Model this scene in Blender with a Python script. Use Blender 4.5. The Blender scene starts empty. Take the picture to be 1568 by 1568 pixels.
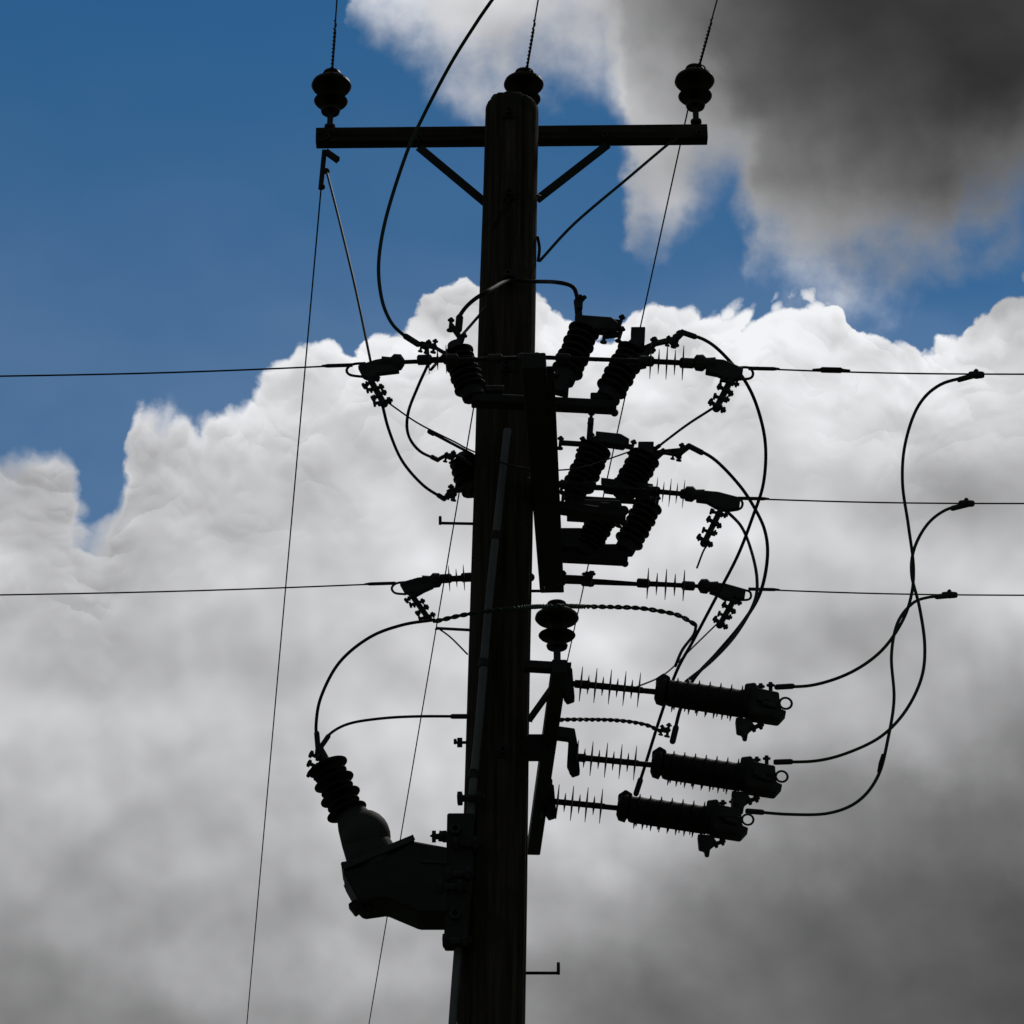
import bpy, bmesh, math, random
from mathutils import Vector, Matrix, noise as mnoise
random.seed(4)
scene = bpy.context.scene
scene.view_settings.view_transform = 'Standard'
scene.view_settings.look = 'None'
scene.view_settings.exposure = 0

# ------------------------------------------------------------------ camera and image pixel coordinates
CAM = Vector((0, -11, 1.6)); PITCH = math.radians(29); HALF = math.radians(9.75)
T = math.tan(HALF)
FWD = Vector((0, math.cos(PITCH), math.sin(PITCH)))
RT = Vector((1, 0, 0)); UP = Vector((0, -math.sin(PITCH), math.cos(PITCH)))
def S(u, v, y=0.0):
    """image pixel (u,v) cast from the camera onto the vertical plane y"""
    d = FWD + RT*((u-784)/784*T) + UP*((784-v)/784*T)
    return CAM + d*((y-CAM.y)/d.y)  # where the image pixel's ray meets the chosen depth plane
def M(n, v=784, y=0.0):
    p = S(784, v, y); return n*((p-CAM).dot(FWD))*T/784

# ------------------------------------------------------------------ materials
def newmat(name):
    m = bpy.data.materials.new(name); m.use_nodes = True
    nt = m.node_tree; b = nt.nodes['Principled BSDF']; return m, nt, b
def ramp(nt, fac, stops):
    r = nt.nodes.new('ShaderNodeValToRGB')
    while len(r.color_ramp.elements) < len(stops): r.color_ramp.elements.new(0.5)
    for e, (p, c) in zip(r.color_ramp.elements, stops):
        e.position = p; e.color = (*c, 1)
    nt.links.new(fac, r.inputs[0]); return r
def simple(name, c1, c2, scale, rough, metal=0.0, bump=0.1, detail=4):
    m, nt, b = newmat(name)
    tc = nt.nodes.new('ShaderNodeTexCoord')
    n = nt.nodes.new('ShaderNodeTexNoise'); n.inputs['Scale'].default_value = scale
    n.inputs['Detail'].default_value = detail
    nt.links.new(tc.outputs['Object'], n.inputs['Vector'])
    r = ramp(nt, n.outputs['Fac'], [(0.3, c1), (0.7, c2)])
    nt.links.new(r.outputs[0], b.inputs['Base Color'])
    b.inputs['Roughness'].default_value = rough; b.inputs['Metallic'].default_value = metal
    return m
def woodmat(name, dark, light, moss, axis=2):
    m, nt, b = newmat(name)
    tc = nt.nodes.new('ShaderNodeTexCoord')
    mp = nt.nodes.new('ShaderNodeMapping')
    sc = [28, 28, 28]; sc[axis] = 1.3
    mp.inputs['Scale'].default_value = sc
    nt.links.new(tc.outputs['Object'], mp.inputs['Vector'])
    n = nt.nodes.new('ShaderNodeTexNoise'); n.inputs['Scale'].default_value = 1.6; n.inputs['Detail'].default_value = 7
    n.inputs['Roughness'].default_value = 0.65
    nt.links.new(mp.outputs[0], n.inputs['Vector'])
    r = ramp(nt, n.outputs['Fac'], [(0.28, tuple(x*0.25 for x in dark)), (0.45, dark), (0.7, light)])
    n2 = nt.nodes.new('ShaderNodeTexNoise'); n2.inputs['Scale'].default_value = 5; n2.inputs['Detail'].default_value = 6
    nt.links.new(tc.outputs['Object'], n2.inputs['Vector'])
    r2 = ramp(nt, n2.outputs['Fac'], [(0.52, (0, 0, 0)), (0.68, (1, 1, 1))])
    mx = nt.nodes.new('ShaderNodeMix'); mx.data_type = 'RGBA'
    nt.links.new(r2.outputs[0], mx.inputs[0]); nt.links.new(r.outputs[0], mx.inputs[6]); mx.inputs[7].default_value = (*moss, 1)
    nt.links.new(mx.outputs[2], b.inputs['Base Color'])
    b.inputs['Roughness'].default_value = 0.9
    b.inputs['Specular IOR Level'].default_value = 0.15
    bp = nt.nodes.new('ShaderNodeBump'); bp.inputs['Strength'].default_value = 0.9; bp.inputs['Distance'].default_value = 0.012
    nt.links.new(n.outputs['Fac'], bp.inputs['Height']); nt.links.new(bp.outputs[0], b.inputs['Normal'])
    return m
WOOD = woodmat('weathered_pole_wood', (0.065, 0.055, 0.044), (0.15, 0.13, 0.102), (0.055, 0.066, 0.032))
ARMW = woodmat('weathered_arm_wood', (0.055, 0.047, 0.04), (0.12, 0.104, 0.088), (0.05, 0.055, 0.035), 0)
STEEL = simple('galvanised_steel', (0.035, 0.038, 0.04), (0.085, 0.09, 0.095), 14, 0.7, 0.2)
DSTEEL = simple('dark_painted_steel', (0.018, 0.021, 0.022), (0.04, 0.045, 0.045), 9, 0.65, 0.0)
RUBBER = simple('black_polymer', (0.012, 0.012, 0.013), (0.025, 0.025, 0.027), 20, 0.65)
PORC = simple('brown_glazed_porcelain', (0.015, 0.011, 0.009), (0.03, 0.023, 0.02), 12, 0.4)
GREYP = simple('grey_epoxy', (0.05, 0.052, 0.055), (0.08, 0.083, 0.085), 7, 0.7)
WIRE = simple('weathered_conductor', (0.015, 0.015, 0.015), (0.035, 0.035, 0.035), 30, 0.7, 0.0)
GREEN = simple('green_cable_sheath', (0.025, 0.065, 0.045), (0.04, 0.10, 0.07), 8, 0.55)
CONDUIT = simple('grey_pvc_conduit', (0.18, 0.21, 0.23), (0.26, 0.29, 0.32), 5, 0.6)

# ------------------------------------------------------------------ mesh helpers
def frame(d):
    d = d.normalized()
    a = Vector((0, 0, 1)) if abs(d.z) < 0.9 else Vector((0, 1, 0))
    x = a.cross(d).normalized(); return x, d.cross(x).normalized()
def smooth_pts(pts, k=8):
    if len(pts) < 3: return list(pts)
    out = []
    for i in range(len(pts)-1):
        p0 = pts[i-1] if i > 0 else pts[0]*2-pts[1]
        p1, p2 = pts[i], pts[i+1]
        p3 = pts[i+2] if i+2 < len(pts) else pts[-1]*2-pts[-2]
        for j in range(k):
            t = j/k
            out.append(0.5*((2*p1)+(p2-p0)*t+(2*p0-5*p1+4*p2-p3)*t*t+(3*p1-p0-3*p2+p3)*t**3))
    out.append(pts[-1]); return out
def sweep(bm, pts, radii, n=8):
    rings = []; x = None
    for i, p in enumerate(pts):
        d = (pts[min(i+1, len(pts)-1)]-pts[max(i-1, 0)])
        if d.length < 1e-9: d = Vector((0, 0, 1))
        d.normalize()
        if x is None: x, _ = frame(d)
        x = (x-d*x.dot(d)).normalized(); y = d.cross(x)
        r = radii[i] if isinstance(radii, (list, tuple)) else radii
        rings.append([bm.verts.new(p+x*(r*math.cos(2*math.pi*k/n))+y*(r*math.sin(2*math.pi*k/n))) for k in range(n)])
    for a, b in zip(rings, rings[1:]):
        for k in range(n):
            f = bm.faces.new((a[k], a[(k+1) % n], b[(k+1) % n], b[k])); f.smooth = True
    bm.faces.new(rings[0][::-1]); bm.faces.new(rings[-1])
def tube(pts, r, n=8, sm=True):
    def f(bm): sweep(bm, smooth_pts(pts) if sm else pts, r, n)
    return f
def lathe(a, b, prof, n=24):
    """profile [(t along a->b, radius)]"""
    def f(bm):
        d = b-a; x, y = frame(d); rings = []
        for t, r in prof:
            c = a+d*t
            rings.append([bm.verts.new(c+x*(r*math.cos(2*math.pi*k/n))+y*(r*math.sin(2*math.pi*k/n))) for k in range(n)])
        for p, q in zip(rings, rings[1:]):
            for k in range(n):
                fc = bm.faces.new((p[k], p[(k+1) % n], q[(k+1) % n], q[k])); fc.smooth = False
        bm.faces.new(rings[0][::-1]); bm.faces.new(rings[-1])
    return f
def beam(a, b, w, h, bev=0.004, up=Vector((0, 0, 1))):
    def f(bm):
        d = (b-a); L = d.length; d.normalize()
        u2 = up if abs(d.dot(up)) < 0.95 else Vector((0, 1, 0))
        x = d.cross(u2).normalized(); z = x.cross(d).normalized()
        t = bmesh.new(); bmesh.ops.create_cube(t, size=1)
        for v in t.verts:
            c = v.co.copy(); v.co = (a+b)/2+x*(c.x*w)+d*(c.y*L)+z*(c.z*h)
        bmesh.ops.bevel(t, geom=t.edges[:], offset=min(bev, w/4, h/4), segments=1, affect='EDGES')
        merge(bm, t)
    return f
def merge(bm, t):
    me = bpy.data.meshes.new('tmp'); t.to_mesh(me); t.free(); bm.from_mesh(me); bpy.data.meshes.remove(me)
def plate(uv, y, th, bev=0.004):
    """flat plate outlined by image pixels, thickness th in depth"""
    def f(bm):
        t = bmesh.new()
        vs = [t.verts.new(S(u, v, y)+Vector((0, -th/2, 0))) for u, v in uv]
        fc = t.faces.new(vs)
        r = bmesh.ops.extrude_face_region(t, geom=[fc])
        for g in r['geom']:
            if isinstance(g, bmesh.types.BMVert): g.co.y += th
        bmesh.ops.recalc_face_normals(t, faces=t.faces[:])
        bmesh.ops.bevel(t, geom=t.edges[:], offset=bev, segments=1, affect='EDGES')
        merge(bm, t)
    return f
def ball(c, r, sx=1, sy=1, sz=1):
    def f(bm):
        t = bmesh.new(); bmesh.ops.create_uvsphere(t, u_segments=24, v_segments=14, radius=r)
        for v in t.verts: v.co = Vector((v.co.x*sx, v.co.y*sy, v.co.z*sz))+c
        for q in t.faces: q.smooth = True
        merge(bm, t)
    return f
def ring(c, R, r, normal=Vector((0, 1, 0))):
    x, y = frame(normal)
    return tube([c+x*R*math.cos(a*math.pi/9)+y*R*math.sin(a*math.pi/9) for a in range(19)], r, 6, False)
def bolt(p, d, L, r):
    d = d.normalized()
    def f(bm):
        lathe(p-d*L/2, p+d*L/2, [(0, r), (1, r)], 6)(bm)
        lathe(p-d*(L/2), p-d*(L/2-r*1.3), [(0, r*2), (1, r*2)], 6)(bm)
        lathe(p+d*(L/2-r*2.2), p+d*(L/2-r*1.0), [(0, r*2), (1, r*2)], 6)(bm)
    return f
def helix(pts, R, r, pitch, ph=0, n=5):
    base = smooth_pts(pts, 24); out = []; s = 0; x = None
    dense = []
    for a, b in zip(base, base[1:]):
        k = max(1, int((b-a).length/(pitch/8)))
        for j in range(k): dense.append(a.lerp(b, j/k))
    dense.append(base[-1])
    for i, p in enumerate(dense):
        d = (dense[min(i+1, len(dense)-1)]-dense[max(i-1, 0)]).normalized()
        if x is None: x, _ = frame(d)
        x = (x-d*x.dot(d)).normalized(); y = d.cross(x)
        if i: s += (p-dense[i-1]).length
        a = s/pitch*2*math.pi+ph
        out.append(p+x*R*math.cos(a)+y*R*math.sin(a))
    return tube(out, r, n, False)

def build(name, parts):
    """parts: [(part name, material, [mesh functions])]; single part -> single mesh"""
    obs = []
    for pn, mat, fs in parts:
        bm = bmesh.new()
        for f in fs: f(bm)
        me = bpy.data.meshes.new(pn); 
        c = sum((v.co for v in bm.verts), Vector())/max(1, len(bm.verts))
        for v in bm.verts: v.co -= c
        bm.to_mesh(me); bm.free(); me.materials.append(mat)
        o = bpy.data.objects.new(pn, me); scene.collection.objects.link(o); o.location = c
        obs.append(o)
    if len(obs) == 1:
        obs[0].name = name; return obs[0]
    e = bpy.data.objects.new(name, None); scene.collection.objects.link(e)
    e.location = obs[0].location; e.empty_display_size = 0.2
    for o in obs:
        o.parent = e; o.location = o.location-e.location
    return e

def sheds(n, t0, t1, rc, rs, thin=0.18, alt=None, drip=0.0):
    """profile of n sheds"""
    pr = [(t0, rc)]; st = (t1-t0)/n
    for i in range(n):
        R = rs if (alt is None or i % 2 == 0) else alt
        m = t0+st*(i+0.5)
        pr += [(m-st*0.5*thin*2, rc), (m-st*0.12*thin*2+drip*st, R), (m+st*0.12*thin*2+drip*st, R), (m+st*0.5*thin*2, rc)]
    pr.append((t1, rc)); return pr

# ------------------------------------------------------------------ ground
def ground():
    m, nt, b = newmat('grass_ground')
    tc = nt.nodes.new('ShaderNodeTexCoord')
    n = nt.nodes.new('ShaderNodeTexNoise'); n.inputs['Scale'].default_value = 0.4; n.inputs['Detail'].default_value = 8
    n.inputs['Roughness'].default_value = 0.7
    nt.links.new(tc.outputs['Object'], n.inputs['Vector'])
    r = ramp(nt, n.outputs['Fac'], [(0.3, (0.025, 0.04, 0.012)), (0.55, (0.04, 0.06, 0.02)), (0.75, (0.06, 0.06, 0.03))])
    nt.links.new(r.outputs[0], b.inputs['Base Color']); b.inputs['Roughness'].default_value = 1
    bm = bmesh.new(); bmesh.ops.create_grid(bm, x_segments=60, y_segments=60, size=1500)
    me = bpy.data.meshes.new('ground'); bm.to_mesh(me); bm.free(); me.materials.append(m)
    o = bpy.data.objects.new('ground', me); scene.collection.objects.link(o)
ground()

# ------------------------------------------------------------------ pole
ptop = S(784, 169, 0); pref = S(752, 1568, 0)
ax = (ptop-pref); base = pref-ax*((pref.z+0.3)/ax.z)
def axis_at(z): return base.lerp(ptop, (z-base.z)/(ptop.z-base.z))
def prad(z):
    f = (z)/(ptop.z); return 0.142*(1-f)+0.1215*f
def pole_mesh(bm):
    n = 96; zs = [base.z+(ptop.z-base.z)*i/260 for i in range(261)]
    rings = []
    for z in zs+[None, None]:
        if z is None:
            k = len(rings)-261
            c = ptop+Vector((0, 0, 0.022+0.018*k)); rr = prad(ptop.z)*(0.93, 0.72)[k]; zz = ptop.z
        else: c = axis_at(z); rr = prad(z); zz = z
        rg = []
        for k in range(n):
            a = 2*math.pi*k/n
            g = mnoise.noise(Vector((math.cos(a)*9, math.sin(a)*9, zz*0.5)))
            g2 = mnoise.noise(Vector((math.cos(a)*2, math.sin(a)*2, zz*1.1)))
            crack = max(0, mnoise.noise(Vector((math.cos(a)*14+5, math.sin(a)*14, zz*0.25)))-0.3)
            r = rr+g*0.0025+g2*0.003-crack*0.04
            rg.append(bm.verts.new(c+Vector((math.cos(a)*r, math.sin(a)*r, (0.012*g2+.008*g if z is None else 0)))))
        rings.append(rg)
    for p, q in zip(rings, rings[1:]):
        for k in range(n):
            f = bm.faces.new((p[k], p[(k+1) % n], q[(k+1) % n], q[k])); f.smooth = True
    bm.faces.new(rings[-1]); bm.faces.new(rings[0][::-1])
def step(u0, v0, u1, v1, y=0.0, up=10):
    return [tube([S(u0, v0, y), S(u1, v1, y)], 0.0065, 8, False), tube([S(u1, v1+2, y), S(u1, v1-up, y)], 0.0065, 8, False)]
st = []
st += step(725, 802, 674, 801)+step(725, 965, 668, 962, up=-1)+step(716, 1137, 697, 1137, up=5)
st += [lathe(S(700, 1137, 0), S(708, 1137, 0), [(0, .02), (1, .02)], 6)]
st += step(800, 1490, 855, 1490, up=16)+step(800, 905, 832, 905, up=6)+step(705, 1283, 661, 1279, up=0)
st += [lathe(S(672, 1280, 0), S(680, 1281, 0), [(0, .022), (1, .022)], 6)]
fr = -prad(8)-0.004
plates = []
for (u, v) in ((779, 172), (780, 297), (776, 560), (770, 1150)):
    plates += [beam(S(u-10, v, fr), S(u+10, v, fr), 0.012, 0.06), bolt(S(u, v, fr-.01), Vector((0, 1, 0)), 0.05, 0.009)]
build('utility_pole', [('shaft', WOOD, [pole_mesh]), ('step_bolts', DSTEEL, st), ('bolt_plates', DSTEEL, plates)])

build('cable_conduit', [('pipe', CONDUIT, [tube([S(777, 658, -.155), S(768, 740, -.157), S(748, 930, -.16), S(736, 1080, -.155), S(723, 1220, -.135), S(710, 1370, -.11), S(693, 1568, -.07), Vector((-.36, -.05, 3)), Vector((-.4, -.04, -.1))], 0.0165, 12)]),
    ('saddle_straps', STEEL, [lathe(S(u, v, y), S(u-1.5, v+12, y+.001), [(0, .021), (1, .021)], 12) for u, v, y in ((760, 815, -.158), (741, 1010, -.158), (726, 1180, -.14))])])

# ------------------------------------------------------------------ top crossarm with braces
y1 = .165
build('crossarm', [('arm', ARMW, [beam(S(484, 211.5, y1), S(1083, 206, y1), 0.062, 0.078, 0.003)]),
    ('brace_left', DSTEEL, [beam(S(642, 226, .13), S(745, 312, .10), 0.008, 0.034)]),
    ('brace_right', DSTEEL, [beam(S(930, 222, .13), S(822, 306, .10), 0.008, 0.034)]),
    ('through_bolts', STEEL, [bolt(S(u, v, .14), Vector((0, 1, 0)), .04, .008) for u, v in ((642, 213), (926, 209), (500, 212), (1070, 206))])])

def pin_insulator(u, vtop, vbot, y, w=30, pin=26):
    """bell type pin insulator: top groove and skirts, steel pin below"""
    a = S(u, vbot, y); h = S(u, vtop, y).z-a.z; b = a+Vector((0, 0, h)); k = M(w, vtop, y)
    prof = [(0, k*.22), (0.0, k*.46), (.05, k*.50), (.09, k*.30), (.20, k*.22), (.24, k*.80), (.27, k*.86), (.32, k*.62), (.38, k*.30), (.56, k*.26),
            (.60, k*.95), (.64, k*1.02), (.70, k*.98), (.78, k*.74), (.84, k*.46), (.88, k*.38), (.92, k*.48), (.97, k*.44), (1, k*.30)]
    a2 = a-Vector((0, 0, M(pin, vbot, y)*1.15))
    build('pin_insulator', [('porcelain_skirts', PORC, [lathe(a, b, prof, 36)]),
        ('steel_pin', STEEL, [lathe(a2, a, [(0, .014), (1, .014)], 12)]),
        ('pin_saddle', STEEL, [lathe(a2, a2+Vector((0, 0, .012)), [(0, .026), (1, .026)], 12)])])
pin_insulator(506, 110, 172, y1)
pin_insulator(1065, 103, 164, y1)
pin_insulator(802, 109, 168, .20)
build('insulator_bracket', [('bracket', DSTEEL, [beam(S(802, 196, .20), S(802, 290, .15), .05, .012), beam(S(790, 192, .19), S(814, 192, .19), .06, .012)])])
pin_insulator(853, 922, 992, -.62, 33, 26)

# ------------------------------------------------------------------ side crossarms (run away from the viewer)
b0, b1 = S(817, 552, -1.13), S(843, 897, .80)
build('crossarm', [('arm', DSTEEL, [beam(b0, b1, .095, .075, .005)]),
   ('arm_flange', DSTEEL, [beam(b0+Vector((.065, 0, -.03)), b1+Vector((.045, 0, -.03)), .03, .012)]),
   ('pole_bracket', DSTEEL, [beam(S(800, 757, -.02), S(845, 757, 0), .12, .10)])])
c0, c1 = S(857, 1020, -.70), S(817, 1300, 1.15)
build('crossarm', [('arm', DSTEEL, [beam(c0, c1, .058, .06, .004)]),
   ('arm_end_plate', DSTEEL, [beam(S(803, 1020, -.66), S(873, 1024, -.66), .05, .022)]),
   ('pole_bracket', DSTEEL, [beam(S(790, 1145, 0), S(838, 1145, .03), .10, .08)]),
   ('fuse_hanger', DSTEEL, [plate([(838, 1112), (880, 1118), (886, 1150), (872, 1152), (870, 1134), (838, 1130)], .16, .04, .003), plate([(838, 1190), (846, 1196), (846, 1236), (834, 1240)], .62, .04, .003)]),
   ('stay', STEEL, [beam(S(812, 1100, -.1), S(862, 1030, -.62), .012, .026)])])

# ------------------------------------------------------------------ strain insulators with dead-end clamps
def strain(pts, sh0, sh1, nsh, y, cl, dirn, tail, bolts, rs=27, rodr=.009):
    parts = []
    p = [S(u, v, y) for u, v in pts]
    parts.append(('rod', RUBBER, [tube(p, rodr, 10, False)]))
    fit = []
    a, b = S(*sh0, y), S(*sh1, y)
    R = M(rs, sh0[1], y)
    parts.append(('sheds', RUBBER, [lathe(a, b, sheds(nsh, 0, 1, .011, R, .12, alt=R*.72), 24)]))
    d = (b-a).normalized()
    for q in (a, b):
        fit.append(lathe(q-d*.03, q+d*.03, [(0, .014), (.1, .021), (.9, .021), (1, .014)], 12))
    e = S(*pts[0], y); fit.append(ball(e, .02))
    e2 = S(*pts[-1], y); fit.append(lathe(e2-d*.045, e2+d*.045, [(0, .012), (.15, .032), (.45, .034), (.6, .022), (1, .026)], 12))
    e3 = S(pts[0][0]+dirn*40, pts[0][1]+1, y); fit.append(lathe(e3-d*.03, e3+d*.03, [(0, .011), (.1, .018), (.9, .018), (1, .011)], 12))
    parts.append(('end_fittings', STEEL, fit))
    parts.append(('clamp_body', STEEL, [plate(cl, y, .03, .003)]))
    parts.append(('clamp_eye', STEEL, [tail]))
    (u0, v0), (u1, v1) = bolts
    q0, q1 = S(u0, v0, y), S(u1, v1, y); dd = (q1-q0).normalized(); perp = dd.cross(Vector((0, 1, 0))).normalized()
    bl = [beam(q0, q1, .03, .020, .003, up=perp)]
    for i in range(4):
        c = q0.lerp(q1, .12+.27*i)
        pp = (perp+dd*(.25 if i % 2 else -.15)).normalized()
        bl.append(bolt(c, pp, .078-.006*(i % 3), .007)); bl.append(bolt(c+dd*.012+Vector((0, -.02, 0)), perp, .055, .0055))
    bl.append(ball(q1, .017))
    parts.append(('bolted_keeper', STEEL, bl))
    build('strain_insulator', parts)
YN, YM, YF = -1.0, 0.0, .75
def eye(pts, y, r=.0055): return tube([S(u, v, y) for u, v in pts], r, 8)
strain([(822, 547), (1078, 556)], (990, 553), (1052, 556), 5, YN,
       [(1082, 551), (1108, 553), (1138, 566), (1136, 580), (1122, 583), (1108, 581), (1100, 576), (1080, 572)], 1,
       eye([(1128, 563), (1146, 563), (1153, 571), (1149, 579), (1133, 581)], YN), ((1120, 580), (1097, 625)))
strain([(862, 742), (1062, 757)], (1000, 752), (1052, 757), 5, YM,
       [(1066, 752), (1100, 755), (1134, 764), (1132, 780), (1112, 783), (1096, 778), (1082, 770), (1066, 768)], 1,
       eye([(1118, 762), (1132, 764), (1137, 771), (1133, 779), (1120, 780)], YM), ((1104, 780), (1078, 832)), 22)
strain([(860, 891), (1084, 898)], (985, 893), (1054, 897), 5, YF,
       [(1088, 893), (1110, 895), (1142, 904), (1140, 918), (1124, 920), (1108, 918), (1098, 912), (1086, 908)], 1,
       eye([(1128, 903), (1146, 905), (1150, 912), (1146, 918), (1130, 919)], YF), ((1126, 915), (1102, 957)), 24)
strain([(798, 548), (602, 555)], (690, 550), (650, 551), 3, YN,
       [(598, 549), (575, 553), (548, 562), (556, 578), (570, 584), (578, 574), (612, 570)], -1,
       eye([(560, 556), (540, 558), (531, 566), (536, 574), (556, 577)], YN), ((566, 580), (588, 618)), 22)
strain([(812, 884), (662, 889)], (716, 884), (682, 886), 3, YF,
       [(664, 884), (640, 886), (612, 894), (620, 908), (636, 914), (650, 906), (664, 900)], -1,
       eye([(626, 891), (608, 893), (600, 900), (605, 908), (622, 910)], YF), ((628, 908), (656, 947)), 20)

# ------------------------------------------------------------------ disconnect switches
def switch(basepts, posts, y, blades, boxes, rp=25):
    (u0, v0), (u1, v1) = basepts
    parts = [('base_channel', DSTEEL, [beam(S(u0, v0, y), S(u1, v1, y), .06, .04), ]),
             ('base_lugs', STEEL, [beam(S(u1-40, v1-14, y), S(u1-12, v1-14, y), .05, .03), ball(S(u1-3, v1-10, y), .022), ball(S(u1-3, v1+8, y), .016), beam(S(u0+20, v0-14, y), S(u0+50, v0-14, y), .05, .03)])]
    ins, caps = [], []
    for (a, b) in posts:
        A, B = S(*a, y), S(*b, y); R = M(rp, a[1], y)
        ins.append(lathe(A, B, sheds(7, 0.03, .97, R*.60, R, .34, alt=R*.93), 24))
        d = (B-A).normalized()
        caps += [lathe(A-d*.03, A+d*.01, [(0, R*.7), (1, R*.7)], 12), lathe(B-d*.005, B+d*.03, [(0, R*.6), (1, R*.45)], 12)]
    parts.append(('post_insulators', PORC, ins)); parts.append(('post_caps', STEEL, caps))
    parts.append(('blades', STEEL, [beam(S(*a, y), S(*b, y), .026, .018) for a, b in blades]))
    parts.append(('terminal_blocks', STEEL, [plate(q, y-.02, .05, .003) for q in boxes]))
    parts.append(('terminal_bolts', STEEL, [bolt(S(*b, y-.03), Vector((0.3, -.2, 1)), .07, .007) for a, b in blades]+[bolt(S(*a, y-.03), Vector((0.1, -.2, 1)), .06, .007) for a, b in blades]))
    build('disconnect_switch', parts)
switch(((722, 613), (944, 624)), [((722, 600), (699, 535)), ((866, 575), (897, 500)), ((933, 602), (972, 532))], -.75,
       [((886, 489), (950, 494)), ((888, 462), (884, 500)), ((925, 515), (950, 512)), ((960, 545), (1000, 528)), ((690, 497), (708, 522)), ((838, 590), (868, 572)), ((1000, 527), (1038, 518))],
       [[(880, 486), (936, 490), (948, 500), (940, 510), (905, 508), (882, 500)], [(966, 505), (988, 505), (987, 528), (978, 536), (966, 530)],
        [(954, 545), (992, 545), (990, 560), (960, 566)], [(840, 598), (862, 575), (872, 580), (870, 606)]])
switch(((845, 776), (958, 792)), [((884, 748), (915, 682)), ((958, 752), (990, 696)), ((722, 745), (712, 705))], .08,
       [((905, 640), (902, 680)), ((905, 672), (968, 685)), ((858, 678), (890, 680)), ((1000, 694), (1042, 690)), ((860, 745), (960, 748)), ((690, 752), (722, 748))],
       [[(912, 664), (950, 668), (964, 676), (955, 686), (915, 680)], [(977, 680), (1001, 680), (1000, 700), (990, 708), (978, 702)], [(920, 735), (1000, 745), (996, 762), (925, 752)]])
switch(((862, 850), (960, 855)), [((896, 842), (925, 790)), ((960, 835), (996, 768))], .52,
       [((862, 762), (1005, 770)), ((905, 800), (950, 796)), ((862, 884), (905, 886))],
       [[(868, 768), (950, 770), (958, 800), (868, 795)], [(858, 812), (890, 812), (890, 842), (858, 842)], [(896, 878), (908, 880), (906, 892), (894, 890)]], 23)

# ------------------------------------------------------------------ fuse cutouts
def cutout(du, dv, y, mount):
    def q(u, v, yy=y): return S(u+du, v+dv, yy)
    def o(l): return [(u+du, v+dv) for u, v in l]
    R = M(27, 1050+dv, y)
    parts = [('mount_rod', DSTEEL, [tube([q(mount, 1046), q(880, 1047), q(1010, 1060)], .0115, 10, False), plate(o([(mount, 1028), (mount+14, 1026), (mount+18, 1072), (mount+6, 1076), (mount-2, 1060)]), y, .05), ball(q(mount+8, 1070), .018),
                 lathe(q(880, 1047), q(903, 1049), [(0, .016), (1, .018)], 10)]),
             ('thin_sheds', RUBBER, [lathe(q(884, 1047), q(984, 1057), sheds(9, 0, 1, .013, R, .15, alt=R*.55), 24)])]
    A, B = q(1003, 1058), q(1146, 1078)
    k = M(1, 1060+dv, y)
    body = [(0, 12*k), (.03, 20*k), (.1, 22*k), (.12, 15*k), (.14, 20*k)]
    n = 7
    for i in range(n):
        t = .17+.115*i
        body += [(t, 20*k), (t+.045, 20*k), (t+.05, 25*k+i*.3*k), (t+.06, 25*k+i*.3*k), (t+.065, 21*k)]
    body += [(.985, 22*k), (1, 24*k)]
    parts.append(('fuse_barrel', RUBBER, [lathe(A, B, body, 28), plate(o([(1004, 1042), (1016, 1034), (1026, 1040), (1028, 1062), (1008, 1066)]), y, .05)]))
    parts.append(('lower_fins', RUBBER, [lathe(q(1025, 1068), q(1140, 1086), sheds(9, 0, 1, 14*k, 22*k, .14), 20)]))
    parts.append(('head_casting', STEEL, [plate(o([(1140, 1052), (1156, 1050), (1160, 1058), (1176, 1062), (1192, 1065), (1194, 1090), (1204, 1094), (1192, 1107), (1172, 1104), (1146, 1100), (1138, 1080)]), y, .07, .005),
        lathe(q(1150, 1090, y-.03), q(1185, 1094, y-.03), [(0, .02), (.5, .026), (1, .02)], 12), beam(q(1160, 1070, y-.045), q(1190, 1076, y-.045), .02, .02),
        bolt(q(1180, 1056), Vector((0, -.3, 1)), .06, .008), bolt(q(1165, 1056), Vector((0, -.3, 1)), .05, .008)]))
    parts.append(('pull_ring', STEEL, [ring(q(1203, 1077, y-.03), .024, .005)]))
    parts.append(('head_cover', GREYP, [beam(q(1168, 1074, y-.045), q(1188, 1080, y-.045), .02, .03)]))
    parts.append(('hinge_trunnion', STEEL, [plate(o([(1126, 1102), (1150, 1104), (1154, 1114), (1146, 1120), (1144, 1132), (1138, 1132), (1136, 1124), (1128, 1122)]), y, .05, .004), bolt(q(1160, 1112), Vector((1, 0, .4)), .05, .009)]))
    build('fuse_cutout', parts)
cutout(0, 0, -.43, 862)
cutout(-6, 112, .16, 876)
cutout(-58, 178, .62, 892)

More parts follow.
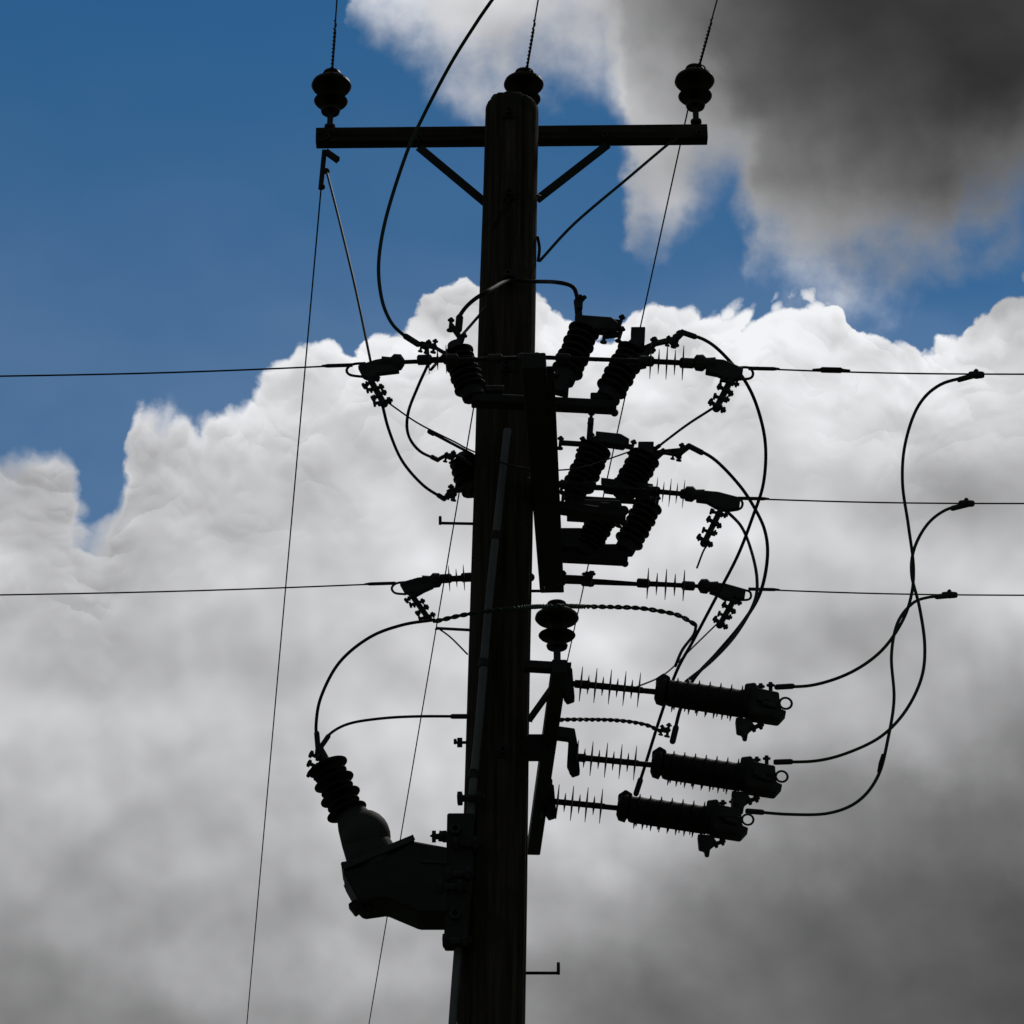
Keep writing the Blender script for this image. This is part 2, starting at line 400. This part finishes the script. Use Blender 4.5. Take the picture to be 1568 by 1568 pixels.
# ------------------------------------------------------------------ voltage transformer (left)
yt = -.06
ia, ib = S(534, 1250, yt), S(497, 1163, yt)
kk = M(1, 1200, yt)
A, B = S(580, 1335, yt), S(535, 1240, yt)
build('voltage_transformer', [
  ('bushing_sheds', RUBBER, [lathe(ia, ib, sheds(7, 0, .92, 12*kk, 32*kk, .17, alt=26*kk, drip=.1)+[(1, 8*kk)], 28)]),
  ('bushing_terminal', STEEL, [tube([S(500, 1170, yt), S(487, 1160, yt), S(486, 1148, yt), S(490, 1140, yt)], .009, 8), lathe(ib, S(490, 1146, yt), [(0, .02), (1, .014)], 10)]+
      [bolt(S(u, v, yt-.01), Vector((1, 0, -.5)), .05, .008) for u, v in ((483, 1158), (480, 1172), (480, 1188))]),
  ('epoxy_body', GREYP, [lathe(A, B, [(0, 40*kk), (.3, 38*kk), (.55, 34*kk), (.78, 29*kk), (.92, 24*kk), (1, 17*kk)], 32), ball(S(560, 1282, yt), 38*kk, 1, 1.1, 1.1),
       ]),
  ('flange', GREYP, [beam(S(527, 1343, yt-.0), S(634, 1299, yt), .22, .016)]),
  ('tank', DSTEEL, [plate([(526, 1348), (545, 1343), (598, 1322), (634, 1302), (688, 1312), (688, 1411), (642, 1411), (592, 1390), (556, 1395), (548, 1388)], yt, .20, .008)]),
  ('end_cover', DSTEEL, [plate([(523, 1333), (534, 1331), (551, 1376), (546, 1382)], yt, .18, .004), beam(S(541, 1382, yt), S(552, 1396, yt), .05, .05), bolt(S(562, 1392, yt-.05), Vector((1, 0, 0)), .05, .01)]),
  ('tank_rib', STEEL, [beam(S(642, 1318, yt-.105), S(684, 1321, yt-.105), .006, .012), beam(S(640, 1300, yt-.08), S(684, 1309, yt-.08), .02, .02)]),
  ('pole_bracket', DSTEEL, [plate([(685, 1252), (726, 1252), (724, 1345), (716, 1450), (680, 1450), (683, 1345)], yt-.04, .10, .006)]),
  ('bracket_bolts', STEEL, [bolt(S(u, v, yt-.1), Vector((1, -.1, 0)), .11, .014) for u, v in ((722, 1222), (716, 1292), (704, 1338), (692, 1358), (700, 1440))]+
      [bolt(S(u, v, yt-.1), Vector((0, 1, 0)), .03, .012) for u, v in ((697, 1270), (697, 1400))]),
  ('hot_stick_lug', STEEL, [bolt(S(675, 1281, yt), Vector((1, 0, 0)), .07, .012)])])

# ------------------------------------------------------------------ overhead lines
def far_wire(u0, v0, u1, v1, Y1, y0=.17, r=.0036):
    a, b = S(u0, v0, y0), S(u1, v1, Y1); d = (b-a)/(b.y-a.y)
    pts = [a+d*(b.y-a.y)*t/8 for t in range(9)]
    for i in range(1, 13):
        s = i*3.5; pts.append(b+Vector((d.x*s, s, d.z*s+0.0012*s*s)))
    return tube(pts, r, 6, False)
build('overhead_wire', [('conductor', WIRE, [far_wire(494, 262, 378, 1568, 9)])])
build('overhead_wire', [('conductor', WIRE, [far_wire(802, 172, 565, 1568, 9)])])
build('overhead_wire', [('conductor', WIRE, [far_wire(1054, 165, 747, 1568, 9)])])
def near_wire(u0, v0, u1, v1, yend, y0=.165):
    a, b = S(u0, v0, y0), S(u1, v1, yend); d = (b-a)/(b.y-a.y)
    far = [b+Vector((d.x*-s, -s, -d.z*s*1.0+.0012*s*s)) for s in (2, 5, 10, 16, 24, 34)]
    return [tube([a, b]+far, .0036, 6, False), helix([a, a.lerp(b, .75)], .005, .0032, .09), helix([a, a.lerp(b, .6)], .005, .0032, .09, math.pi)]
for w in ((508, 109, 516, 0), (806, 107, 824, 0), (1070, 102, 1098, 0)):
    k = near_wire(*w, -.62)
    build('overhead_wire', [('conductor', WIRE, k[:1]), ('tie_wraps', WIRE, k[1:]+[ring(S(w[0], w[1]+4, .165), M(10, 110), .004, Vector((0, .1, 1)))])])
def side_wire(u0, v0, u1, v1, y, sign):
    a, b = S(u0, v0, y), S(u1, v1, y); d = (b-a)/abs(b.x-a.x)
    ext = [b+Vector((d.x*s, d.y*s, d.z*s+.0009*s*s)) for s in (3, 8, 15, 25, 35)]
    mid = [a.lerp(b, t/10)-Vector((0, 0, .02*math.sin(math.pi*t/10)*.4)) for t in range(11)]
    return tube(mid+ext, .0034, 6, False)
for w in ((540, 559, 0, 576, YN, -1), (606, 893, 0, 911, YF, -1), (1146, 564, 1568, 573, YN, 1), (1130, 763, 1568, 771, YM, 1), (1146, 902, 1568, 911.5, YF, 1)):
    y = w[4]; s = w[5]; u0, v0 = w[0], w[1]
    sl = (w[3]-w[1])/(w[2]-w[0])
    def on(u): return S(u, v0+sl*(u-u0), y)
    ar = [lathe(on(u0), on(u0+s*48), [(0, .008), (.8, .008), (1, .004)], 8)]
    if w[4] == YN and s == 1:
        ar += [lathe(on(1244), on(1302), [(0, .004), (.2, .007), (.25, .012), (.75, .012), (.8, .007), (1, .004)], 8)]
    build('overhead_wire', [('conductor', WIRE, [side_wire(*w)]), ('dead_end_grip', WIRE, ar)])

# ------------------------------------------------------------------ jumper cables
def cable(pts, ya, yb, rpx, mat=RUBBER, ends=(), name='jumper_cable', twist=False):
    L = [0]
    for p, q in zip(pts, pts[1:]): L.append(L[-1]+math.hypot(q[0]-p[0], q[1]-p[1]))
    w = [S(p[0], p[1], (ya+(yb-ya)*l/L[-1]) if len(p) < 3 else p[2]) for p, l in zip(pts, L)]
    r = M(rpx, pts[0][1], ya)
    if twist: fs = [helix(w, r*.9, r*.95, .07), helix(w, r*.9, r*.95, .07, math.pi)]
    else: fs = [tube(w, r, 8)]
    parts = [('cable', mat, fs)]
    e = []
    for i in ends:
        a = w[i]; d = (w[1]-w[0]) if i == 0 else (w[-2]-w[-1]); d.normalize()
        e.append(lathe(a-d*.01, a+d*.07, [(0, r*1.2), (.1, r*1.7), (.9, r*1.7), (1, r*1.2)], 10))
    if e: parts.append(('crimp_lugs', STEEL, e))
    build(name, parts)
cable([(1190, 1052), (1245, 1049), (1300, 1031), (1345, 1001), (1375, 963), (1393, 922), (1399, 872), (1391, 805), (1382, 740), (1386, 680), (1406, 622), (1440, 589), (1492, 575)], -.43, YN, 2.6, GREEN, (0, -1))
cable([(1188, 1167), (1250, 1165), (1300, 1152), (1350, 1127), (1387, 1088), (1411, 1038), (1416, 988), (1408, 930), (1396, 880), (1400, 840), (1420, 803), (1448, 781), (1480, 773)], .16, YM, 2.6, GREEN, (0, -1))
cable([(1145, 1242), (1210, 1247), (1270, 1245), (1315, 1226), (1345, 1187), (1360, 1130), (1369, 1070), (1365, 1005), (1374, 955), (1396, 925), (1420, 915), (1455, 912)], .62, YF, 2.6, GREEN, (0, -1))
for u, v, y in ((1495, 574, YN), (1480, 771, YM), (1454, 911, YF)):
    build('line_tap_connector', [('body', STEEL, [lathe(S(u-12, v, y), S(u+12, v, y), [(0, .01), (.1, .014), (.45, .016), (.5, .012), (.55, .016), (.9, .014), (1, .01)], 10), bolt(S(u, v-2, y), Vector((0, 0, 1)), .04, .005)])])
build('cable_splice', [('sleeve', WIRE, [lathe(S(1353, 1155, .6), S(1346, 1183, .62), [(0, .009), (.5, .012), (1, .009)], 8)])])
cable([(1045, 509), (1080, 521), (1108, 543), (1140, 582), (1160, 625), (1172, 680), (1169, 740), (1152, 793), (1130, 850), (1098, 912), (1062, 980), (1036, 1028), (1012, 1095), (990, 1165), (974, 1215)], -.85, .55, 2.7, RUBBER, (0, -1))
cable([(1055, 683), (1092, 702), (1128, 738), (1152, 772), (1171, 812), (1175, 855), (1164, 908), (1138, 952), (1098, 1000), (1062, 1040), (1042, 1085), (1030, 1135)], .0, .15, 2.7, RUBBER, (0, -1))
cable([(1112, 782), (1135, 806), (1150, 842), (1159, 885), (1155, 922), (1128, 970), (1092, 1010), (1050, 1044)], .0, -.4, 2.5, GREEN)
cable([(1005, 686), (1050, 652), (1090, 626)], .0, YN, 1.9, WIRE, (0,))
cable([(970, 1054), (1018, 1032), (1060, 992), (1096, 957)], -.2, YF, 1.4, WIRE)
cable([(1088, 830), (1078, 842), (1067, 870)], YM, YM, 1.5, WIRE)
cable([(987, 545), (1000, 528), (1022, 524), (1036, 518), (1045, 509)], -.78, -.85, 3.0, STEEL, (0, -1))
cable([(1000, 705), (1012, 694), (1034, 696), (1046, 690), (1055, 683)], .06, 0, 2.8, STEEL, (0, -1))
for u, v, y in ((1030, 522, -.82), (1038, 696, .03), (652, 531, -.8), (690, 700, .0), (693, 757, .0), (662, 530, -.8), (1020, 1118, .1), (900, 884, .7)):
    build('cable_clamp', [('clamp', STEEL, [ball(S(u, v, y), .015, 1.3, .9, .8), bolt(S(u+3, v, y), Vector((.2, -.3, 1)), .06, .006), bolt(S(u-7, v, y), Vector((.2, -.3, 1)), .045, .005)])])
cable([(663, 952), (720, 940), (790, 931), (850, 928, -.72), (900, 929), (960, 930), (1000, 934), (1038, 942), (1066, 957)], -.3, -.3, 2.2, GREEN, (), 'twisted_cable', True)
cable([(845, 1103), (880, 1102), (940, 1103), (985, 1109), (1012, 1120)], -.3, .1, 2.0, RUBBER, (), 'twisted_cable', True)
cable([(1066, 957), (1062, 972), (1045, 995), (1034, 1020)], -.3, -.4, 2.4, RUBBER)
cable([(860, 892), (900, 888), (975, 893)], .72, YF, 2.2, RUBBER)
cable([(487, 1146), (484, 1110), (492, 1066), (520, 1014), (566, 976), (616, 957), (666, 949)], yt, -.3, 2.5, RUBBER, (0,))
cable([(490, 1146), (505, 1124), (535, 1108), (585, 1100), (640, 1097), (716, 1097)], yt, -.05, 2.3, RUBBER, (0, -1))
cable([(752, 2, -1.15), (730, 34, -1.1), (690, 98, -1.0), (648, 178), (622, 236), (592, 330), (580, 400), (584, 455), (598, 492), (618, 513), (640, 527)], -.9, -.8, 2.7, GREEN, (-1,))
a, b = S(730, 34, -1.1), S(752, 2, -1.15)
build('jumper_cable', [('cable', GREEN, [tube([b-(b-a)*.05, b+(b-a).normalized()*.6, Vector((.35, -2.6, 10.45)), Vector((.5, -4.5, 10.1)), Vector((.7, -8, 9.7))], M(2.5, 0, -1.15), 8)])])
cable([(640, 527), (648, 526), (662, 530), (680, 540), (700, 548)], -.8, -.8, 3.2, STEEL)
cable([(655, 559), (640, 592), (625, 632), (625, 665), (642, 690), (670, 704)], YN, 0, 2.5, RUBBER, (-1,))
cable([(670, 704), (686, 697), (704, 700), (722, 712)], 0, 0, 3.2, STEEL)
cable([(585, 618), (596, 660), (616, 706), (648, 743), (680, 764)], YN, 0, 2.5, RUBBER, (-1,))
cable([(680, 764), (690, 752), (706, 749), (722, 750)], 0, 0, 3.2, STEEL)
cable([(592, 615), (640, 648), (695, 676), (722, 690, -.18), (780, 712, -.2), (835, 720, -.2), (890, 716), (940, 700), (968, 690)], YN, .05, 1.3, WIRE)
cable([(658, 661), (690, 678), (724, 696)], -.7, 0, 2.4, RUBBER, (0,))
cable([(660, 566), (684, 538), (712, 508), (745, 470)], YN, -.2, 2.4, RUBBER)
cable([(702, 505), (704, 484), (722, 462), (750, 444), (778, 430, -.2), (812, 431, -.22), (850, 432), (875, 438), (883, 452), (886, 480)], -.75, -.75, 3.4, RUBBER, (0, -1))
cable([(884, 480), (888, 464), (896, 454)], -.76, -.76, 3.6, STEEL)
build('cable_saddle', [('saddle', STEEL, [beam(S(770, 424, -.15), S(790, 424, -.15), .04, .025), bolt(S(778, 422, -.17), Vector((0, 1, 0)), .06, .009)])])
build('line_clamp', [('jaw', STEEL, [beam(S(497, 230, .17), S(491, 290, .17), .022, .020), beam(S(500, 233, .15), S(517, 245, .15), .02, .018), ball(S(493, 286, .17), .015), ball(S(500, 262, .16), .015)])])
cable([(500, 262), (520, 340), (545, 445), (568, 556)], .16, YN, 1.9, GREEN, (), 'dropper_cable')
cable([(1036, 212, .1), (1018, 225), (960, 274), (880, 342), (826, 400, .02)], .15, 0, 2.2, GREEN, (), 'dropper_cable')
cable([(828, 300, 0), (790, 296, -.13), (762, 335, -.125), (744, 378, -.04), (740, 404, .02)], 0, 0, 1.6, RUBBER, (), 'earth_wire')
cable([(668, 960), (690, 976), (716, 1002)], 0, -.05, 1.3, WIRE, (), 'stay_wire')
cable([(823, 362, -.02), (826, 380), (824, 400)], 0, 0, 2.4, RUBBER)

# ------------------------------------------------------------------ camera
cd = bpy.data.cameras.new('camera'); cam = bpy.data.objects.new('camera', cd); scene.collection.objects.link(cam)
cam.location = CAM; cam.rotation_euler = (math.pi/2+PITCH, 0, 0)
cd.sensor_width = 36; cd.lens = 18/T; cd.clip_end = 5000; scene.camera = cam

# ------------------------------------------------------------------ sun
SUN_EL, SUN_AZ = math.radians(52), math.radians(28)   # azimuth measured from +Y toward +X
sl = bpy.data.lights.new('sun', 'SUN'); so = bpy.data.objects.new('sun', sl); scene.collection.objects.link(so)
sl.energy = 0.7; sl.angle = math.radians(12); sl.color = (1, .95, .88)
sd = Vector((math.sin(SUN_AZ)*math.cos(SUN_EL), math.cos(SUN_AZ)*math.cos(SUN_EL), math.sin(SUN_EL)))
so.rotation_euler = (-sd).to_track_quat('-Z', 'Y').to_euler(); so.location = (5, 10, 20)

# ------------------------------------------------------------------ sky
W = bpy.data.worlds.new('World'); scene.world = W; W.use_nodes = True
try:
    W.cycles.sampling_method = 'MANUAL'; W.cycles.sample_map_resolution = 512
except Exception as ex: print(ex)
nt = W.node_tree; N = nt.nodes; Lk = nt.links; N.clear()
def lk(a, sock):
    if isinstance(a, (int, float)): sock.default_value = a
    elif isinstance(a, (tuple, Vector)): sock.default_value = tuple(a)
    else: Lk.new(a, sock)
def mth(op, a, b=None, c=None, clamp=False):
    n = N.new('ShaderNodeMath'); n.operation = op; n.use_clamp = clamp
    lk(a, n.inputs[0])
    if b is not None: lk(b, n.inputs[1])
    if c is not None: lk(c, n.inputs[2])
    return n.outputs[0]
def vm(op, a, b=None):
    n = N.new('ShaderNodeVectorMath'); n.operation = op; lk(a, n.inputs[0])
    if b is not None: lk(b, n.inputs[1])
    return n.outputs['Value'] if op == 'DOT_PRODUCT' else n.outputs[0]
def sstep(x, a, b):
    n = N.new('ShaderNodeMapRange'); n.interpolation_type = 'SMOOTHSTEP'
    lk(x, n.inputs[0]); n.inputs[1].default_value = a; n.inputs[2].default_value = b; return n.outputs[0]
def comb(x, y, z=0.0):
    n = N.new('ShaderNodeCombineXYZ'); lk(x, n.inputs[0]); lk(y, n.inputs[1]); lk(z, n.inputs[2]); return n.outputs[0]
def sep(vec):
    n = N.new('ShaderNodeSeparateXYZ'); lk(vec, n.inputs[0]); return n.outputs
def noi(vec, sc, det=8, ro=.55, out='Fac', dim='2D'):
    n = N.new('ShaderNodeTexNoise'); n.noise_dimensions = dim; lk(vec, n.inputs['Vector']); n.inputs['Scale'].default_value = sc
    n.inputs['Detail'].default_value = det; n.inputs['Roughness'].default_value = ro
    return n.outputs[out]
def curve(x, pts, interp='LINEAR'):
    r = N.new('ShaderNodeValToRGB'); cr = r.color_ramp; cr.interpolation = interp
    while len(cr.elements) < len(pts): cr.elements.new(1.0)
    for i, (p, v) in enumerate(pts): 
        cr.elements[i].position = p
    for i, (p, v) in enumerate(pts): cr.elements[i].color = (v, v, v, 1)
    lk(x, r.inputs[0]); return r.outputs[0]
tc = N.new('ShaderNodeTexCoord'); D = tc.outputs['Generated']
df = vm('DOT_PRODUCT', D, FWD); dr = vm('DOT_PRODUCT', D, RT); du = vm('DOT_PRODUCT', D, UP)
dfs = mth('MAXIMUM', df, .15)
U = mth('MULTIPLY_ADD', mth('DIVIDE', dr, dfs), .5/T, .5)
V = mth('MULTIPLY_ADD', mth('DIVIDE', du, dfs), -.5/T, .5)
p = comb(U, V)
ws = sep(noi(p, 5, 8, .55, 'Color'))
wx = mth('SUBTRACT', ws[0], .5); wy = mth('SUBTRACT', ws[1], .5); wz = mth('SUBTRACT', ws[2], .5)
Uw = mth('MULTIPLY_ADD', wx, .12, U); Vw = mth('MULTIPLY_ADD', wy, .12, V)
pU = mth('MULTIPLY_ADD', wx, .12, U); pV = mth('MULTIPLY_ADD', wy, .12, V); pw = comb(pU, pV)
dis, shd = None, None
for sc, A_, B_ in ((9, .028, .24), (21, .017, .20), (47, .009, .13)):
    vn = N.new('ShaderNodeTexVoronoi'); vn.voronoi_dimensions = '2D'; vn.feature = 'F1'; lk(pw, vn.inputs['Vector'])
    vn.inputs['Scale'].default_value = sc; vn.inputs['Detail'].default_value = 0
    dist = vn.outputs['Distance']; pos = sep(vn.outputs['Position'])
    dome = mth('MAXIMUM', mth('SUBTRACT', 1, mth('MULTIPLY', mth('MULTIPLY', dist, dist), 2.4)), 0)
    e = mth('MULTIPLY', mth('SUBTRACT', dome, .5), A_)
    up = mth('MULTIPLY', mth('SUBTRACT', pos[1], pV), sc*B_)
    up = mth('MULTIPLY', up, mth('MULTIPLY', dome, dome))
    dis = e if dis is None else mth('ADD', dis, e)
    shd = up if shd is None else mth('ADD', shd, up)
fb0 = noi(p, 9, 6, .5); fb1 = noi(vm('ADD', p, Vector((-.01, .03, 0))), 7, 3, .4); fb2 = noi(p, 7, 3, .4)
K = 1568.0
Bp = [(0, 720), (40, 700), (70, 692), (88, 718), (104, 765), (128, 796), (152, 790), (168, 752), (176, 690), (196, 632), (260, 624), (340, 614), (400, 606), (450, 577), (500, 550), (570, 540), (600, 507), (640, 478), (700, 452), (830, 450), (870, 478), (940, 486), (1000, 470), (1060, 468), (1115, 502), (1160, 484), (1200, 452), (1300, 455), (1340, 500), (1415, 530), (1450, 484), (1568, 440)]
Tp = [(0, -300), (520, -200), (545, -10), (580, 25), (660, 60), (720, 105), (790, 110), (860, 75), (910, 80), (945, 170), (965, 300), (1010, 340), (1050, 275), (1100, 255), (1130, 330), (1150, 400), (1220, 425), (1310, 425), (1350, 385), (1430, 385), (1465, 335), (1568, 345)]
Bc = curve(mth('MULTIPLY_ADD', wx, .08, U), [(a/K, b/K) for a, b in Bp], 'LINEAR')
Tc = curve(Uw, [(a/K, b/K*.5+.5) for a, b in Tp])
Tc = mth('MULTIPLY_ADD', Tc, 2, -1)
d0 = mth('MULTIPLY_ADD', wy, .07, mth('SUBTRACT', V, Bc))
d1 = mth('ADD', d0, dis)
d2 = mth('ADD', mth('SUBTRACT', Tc, V), .015)
d2 = mth('MULTIPLY_ADD', wz, .16, d2)
d2 = mth('MULTIPLY_ADD', mth('SUBTRACT', fb0, .5), .14, d2)
# cloud edge is crisp on the right, ragged and soft toward the left
wid = mth('MULTIPLY_ADD', mth('SUBTRACT', 1, sstep(U, .08, .34)), .026, .009)
ds = mth('MULTIPLY_ADD', mth('SUBTRACT', fb0, .5), mth('MULTIPLY', wid, 1.6), d1)
sharp = sstep(mth('DIVIDE', mth('ADD', ds, mth('MULTIPLY', wid, .3)), wid), 0, 1)
soft2 = sstep(d2, -.04, .07)
cov = mth('MAXIMUM', sharp, soft2)
# thin haze, thicker toward the horizon
veil = mth('MULTIPLY', sstep(V, -.1, .55), .085)
cols = [0, 200, 400, 600, 800, 1000, 1200, 1400, 1568]
rows = [(0, [.75, .75, .75, .78, .72, .54, .29, .25, .24]), (130, [.7, .7, .7, .73, .68, .58, .32, .25, .24]), (260, [.7, .7, .7, .7, .65, .58, .42, .31, .32]),
 (400, [.75, .75, .75, .75, .75, .65, .55, .50, .48]), (500, [.8, .8, .8, .86, .89, .89, .91, .87, .85]), (650, [.73, .78, .82, .82, .84, .86, .85, .76, .74]),
 (800, [.70, .77, .80, .80, .81, .82, .77, .71, .69]), (950, [.75, .77, .77, .78, .78, .78, .72, .69, .76]), (1100, [.75, .76, .78, .80, .80, .77, .71, .68, .59]),
 (1250, [.69, .73, .76, .77, .76, .72, .59, .48, .46]), (1400, [.60, .66, .71, .72, .70, .59, .45, .38, .36]), (1568, [.51, .53, .57, .59, .54, .45, .38, .36, .35])]
Vc = mth('MINIMUM', mth('MAXIMUM', Vw, 0.0), 1.0)
tot = None
for i, (rv, vals) in enumerate(rows):
    c = curve(Uw, [(a/K, b) for a, b in zip(cols, vals)], 'CARDINAL')
    lo = rows[i-1][0]/K if i else -1; hi = rows[i+1][0]/K if i+1 < len(rows) else 2; m = rv/K
    if i == 0: w = mth('SUBTRACT', 1, sstep(Vc, m, hi))
    elif i == len(rows)-1: w = sstep(Vc, lo, m)
    else: w = mth('MULTIPLY', sstep(Vc, lo, m), mth('SUBTRACT', 1, sstep(Vc, m, hi)))
    t = mth('MULTIPLY', c, w); tot = t if tot is None else mth('ADD', tot, t)
rel = mth('SUBTRACT', fb1, fb2)
fade = sstep(tot, .25, .8)
topm = mth('MULTIPLY', mth('SUBTRACT', 1, sstep(d1, .02, .24)), sharp)
g = mth('MULTIPLY_ADD', mth('MULTIPLY', rel, mth('MULTIPLY_ADD', fade, .30, .10)), 1.0, tot)
g = mth('MULTIPLY_ADD', shd, mth('MULTIPLY_ADD', topm, .95, .05), g)
g = mth('MULTIPLY_ADD', mth('SUBTRACT', noi(p, 3, 5, .42), .5), .16, g)
rim = mth('MULTIPLY', mth('SUBTRACT', 1, sstep(d1, .0, .05)), sharp)
g = mth('MULTIPLY_ADD', rim, .07, g)
edge2 = mth('MULTIPLY', mth('SUBTRACT', 1, sstep(d2, .0, .18)), mth('SUBTRACT', 1, sharp))
g = mth('MULTIPLY_ADD', edge2, .13, g)
g = mth('MINIMUM', mth('MAXIMUM', g, .2), .96)
lin = mth('POWER', g, 2.25)
# rest of the sky: unseen dark cloud, added to keep the pole dark
gen = mth('MULTIPLY_ADD', noi(D, 3, 3, .55, 'Fac', '3D'), .08, .006)
near = sstep(df, .86, .95)
cov = mth('ADD', cov, mth('MULTIPLY', mth('SUBTRACT', 1, cov), veil))
lin = mth('ADD', mth('MULTIPLY', lin, near), mth('MULTIPLY', gen, mth('SUBTRACT', 1, near)))
cov = mth('ADD', mth('MULTIPLY', cov, near), mth('MULTIPLY', .97, mth('SUBTRACT', 1, near)))
ctint = N.new('ShaderNodeMix'); ctint.data_type = 'RGBA'; lk(g, ctint.inputs[0])
ctint.inputs[6].default_value = (1, 1, 1.0, 1); ctint.inputs[7].default_value = (.985, .99, 1.02, 1)
ccol = N.new('ShaderNodeVectorMath'); ccol.operation = 'SCALE'; Lk.new(ctint.outputs[2], ccol.inputs[0]); lk(lin, ccol.inputs[3])
sky = N.new('ShaderNodeTexSky'); sky.sky_type = 'NISHITA'; sky.sun_disc = False
sky.sun_elevation = SUN_EL; sky.sun_rotation = SUN_AZ; sky.air_density = 1.0; sky.dust_density = 0.0; sky.ozone_density = 4.0; sky.altitude = 1500
hs = N.new('ShaderNodeHueSaturation'); hs.inputs['Saturation'].default_value = 1.25; hs.inputs['Hue'].default_value = .490; Lk.new(sky.outputs[0], hs.inputs['Color'])
bg1 = N.new('ShaderNodeBackground'); Lk.new(hs.outputs[0], bg1.inputs[0]); bg1.inputs[1].default_value = .063
bg2 = N.new('ShaderNodeBackground'); Lk.new(ccol.outputs[0], bg2.inputs[0]); bg2.inputs[1].default_value = 1.0
mx = N.new('ShaderNodeMixShader'); lk(cov, mx.inputs[0]); Lk.new(bg1.outputs[0], mx.inputs[1]); Lk.new(bg2.outputs[0], mx.inputs[2])
ow = N.new('ShaderNodeOutputWorld'); Lk.new(mx.outputs[0], ow.inputs[0])
print('objects', len(bpy.data.objects))
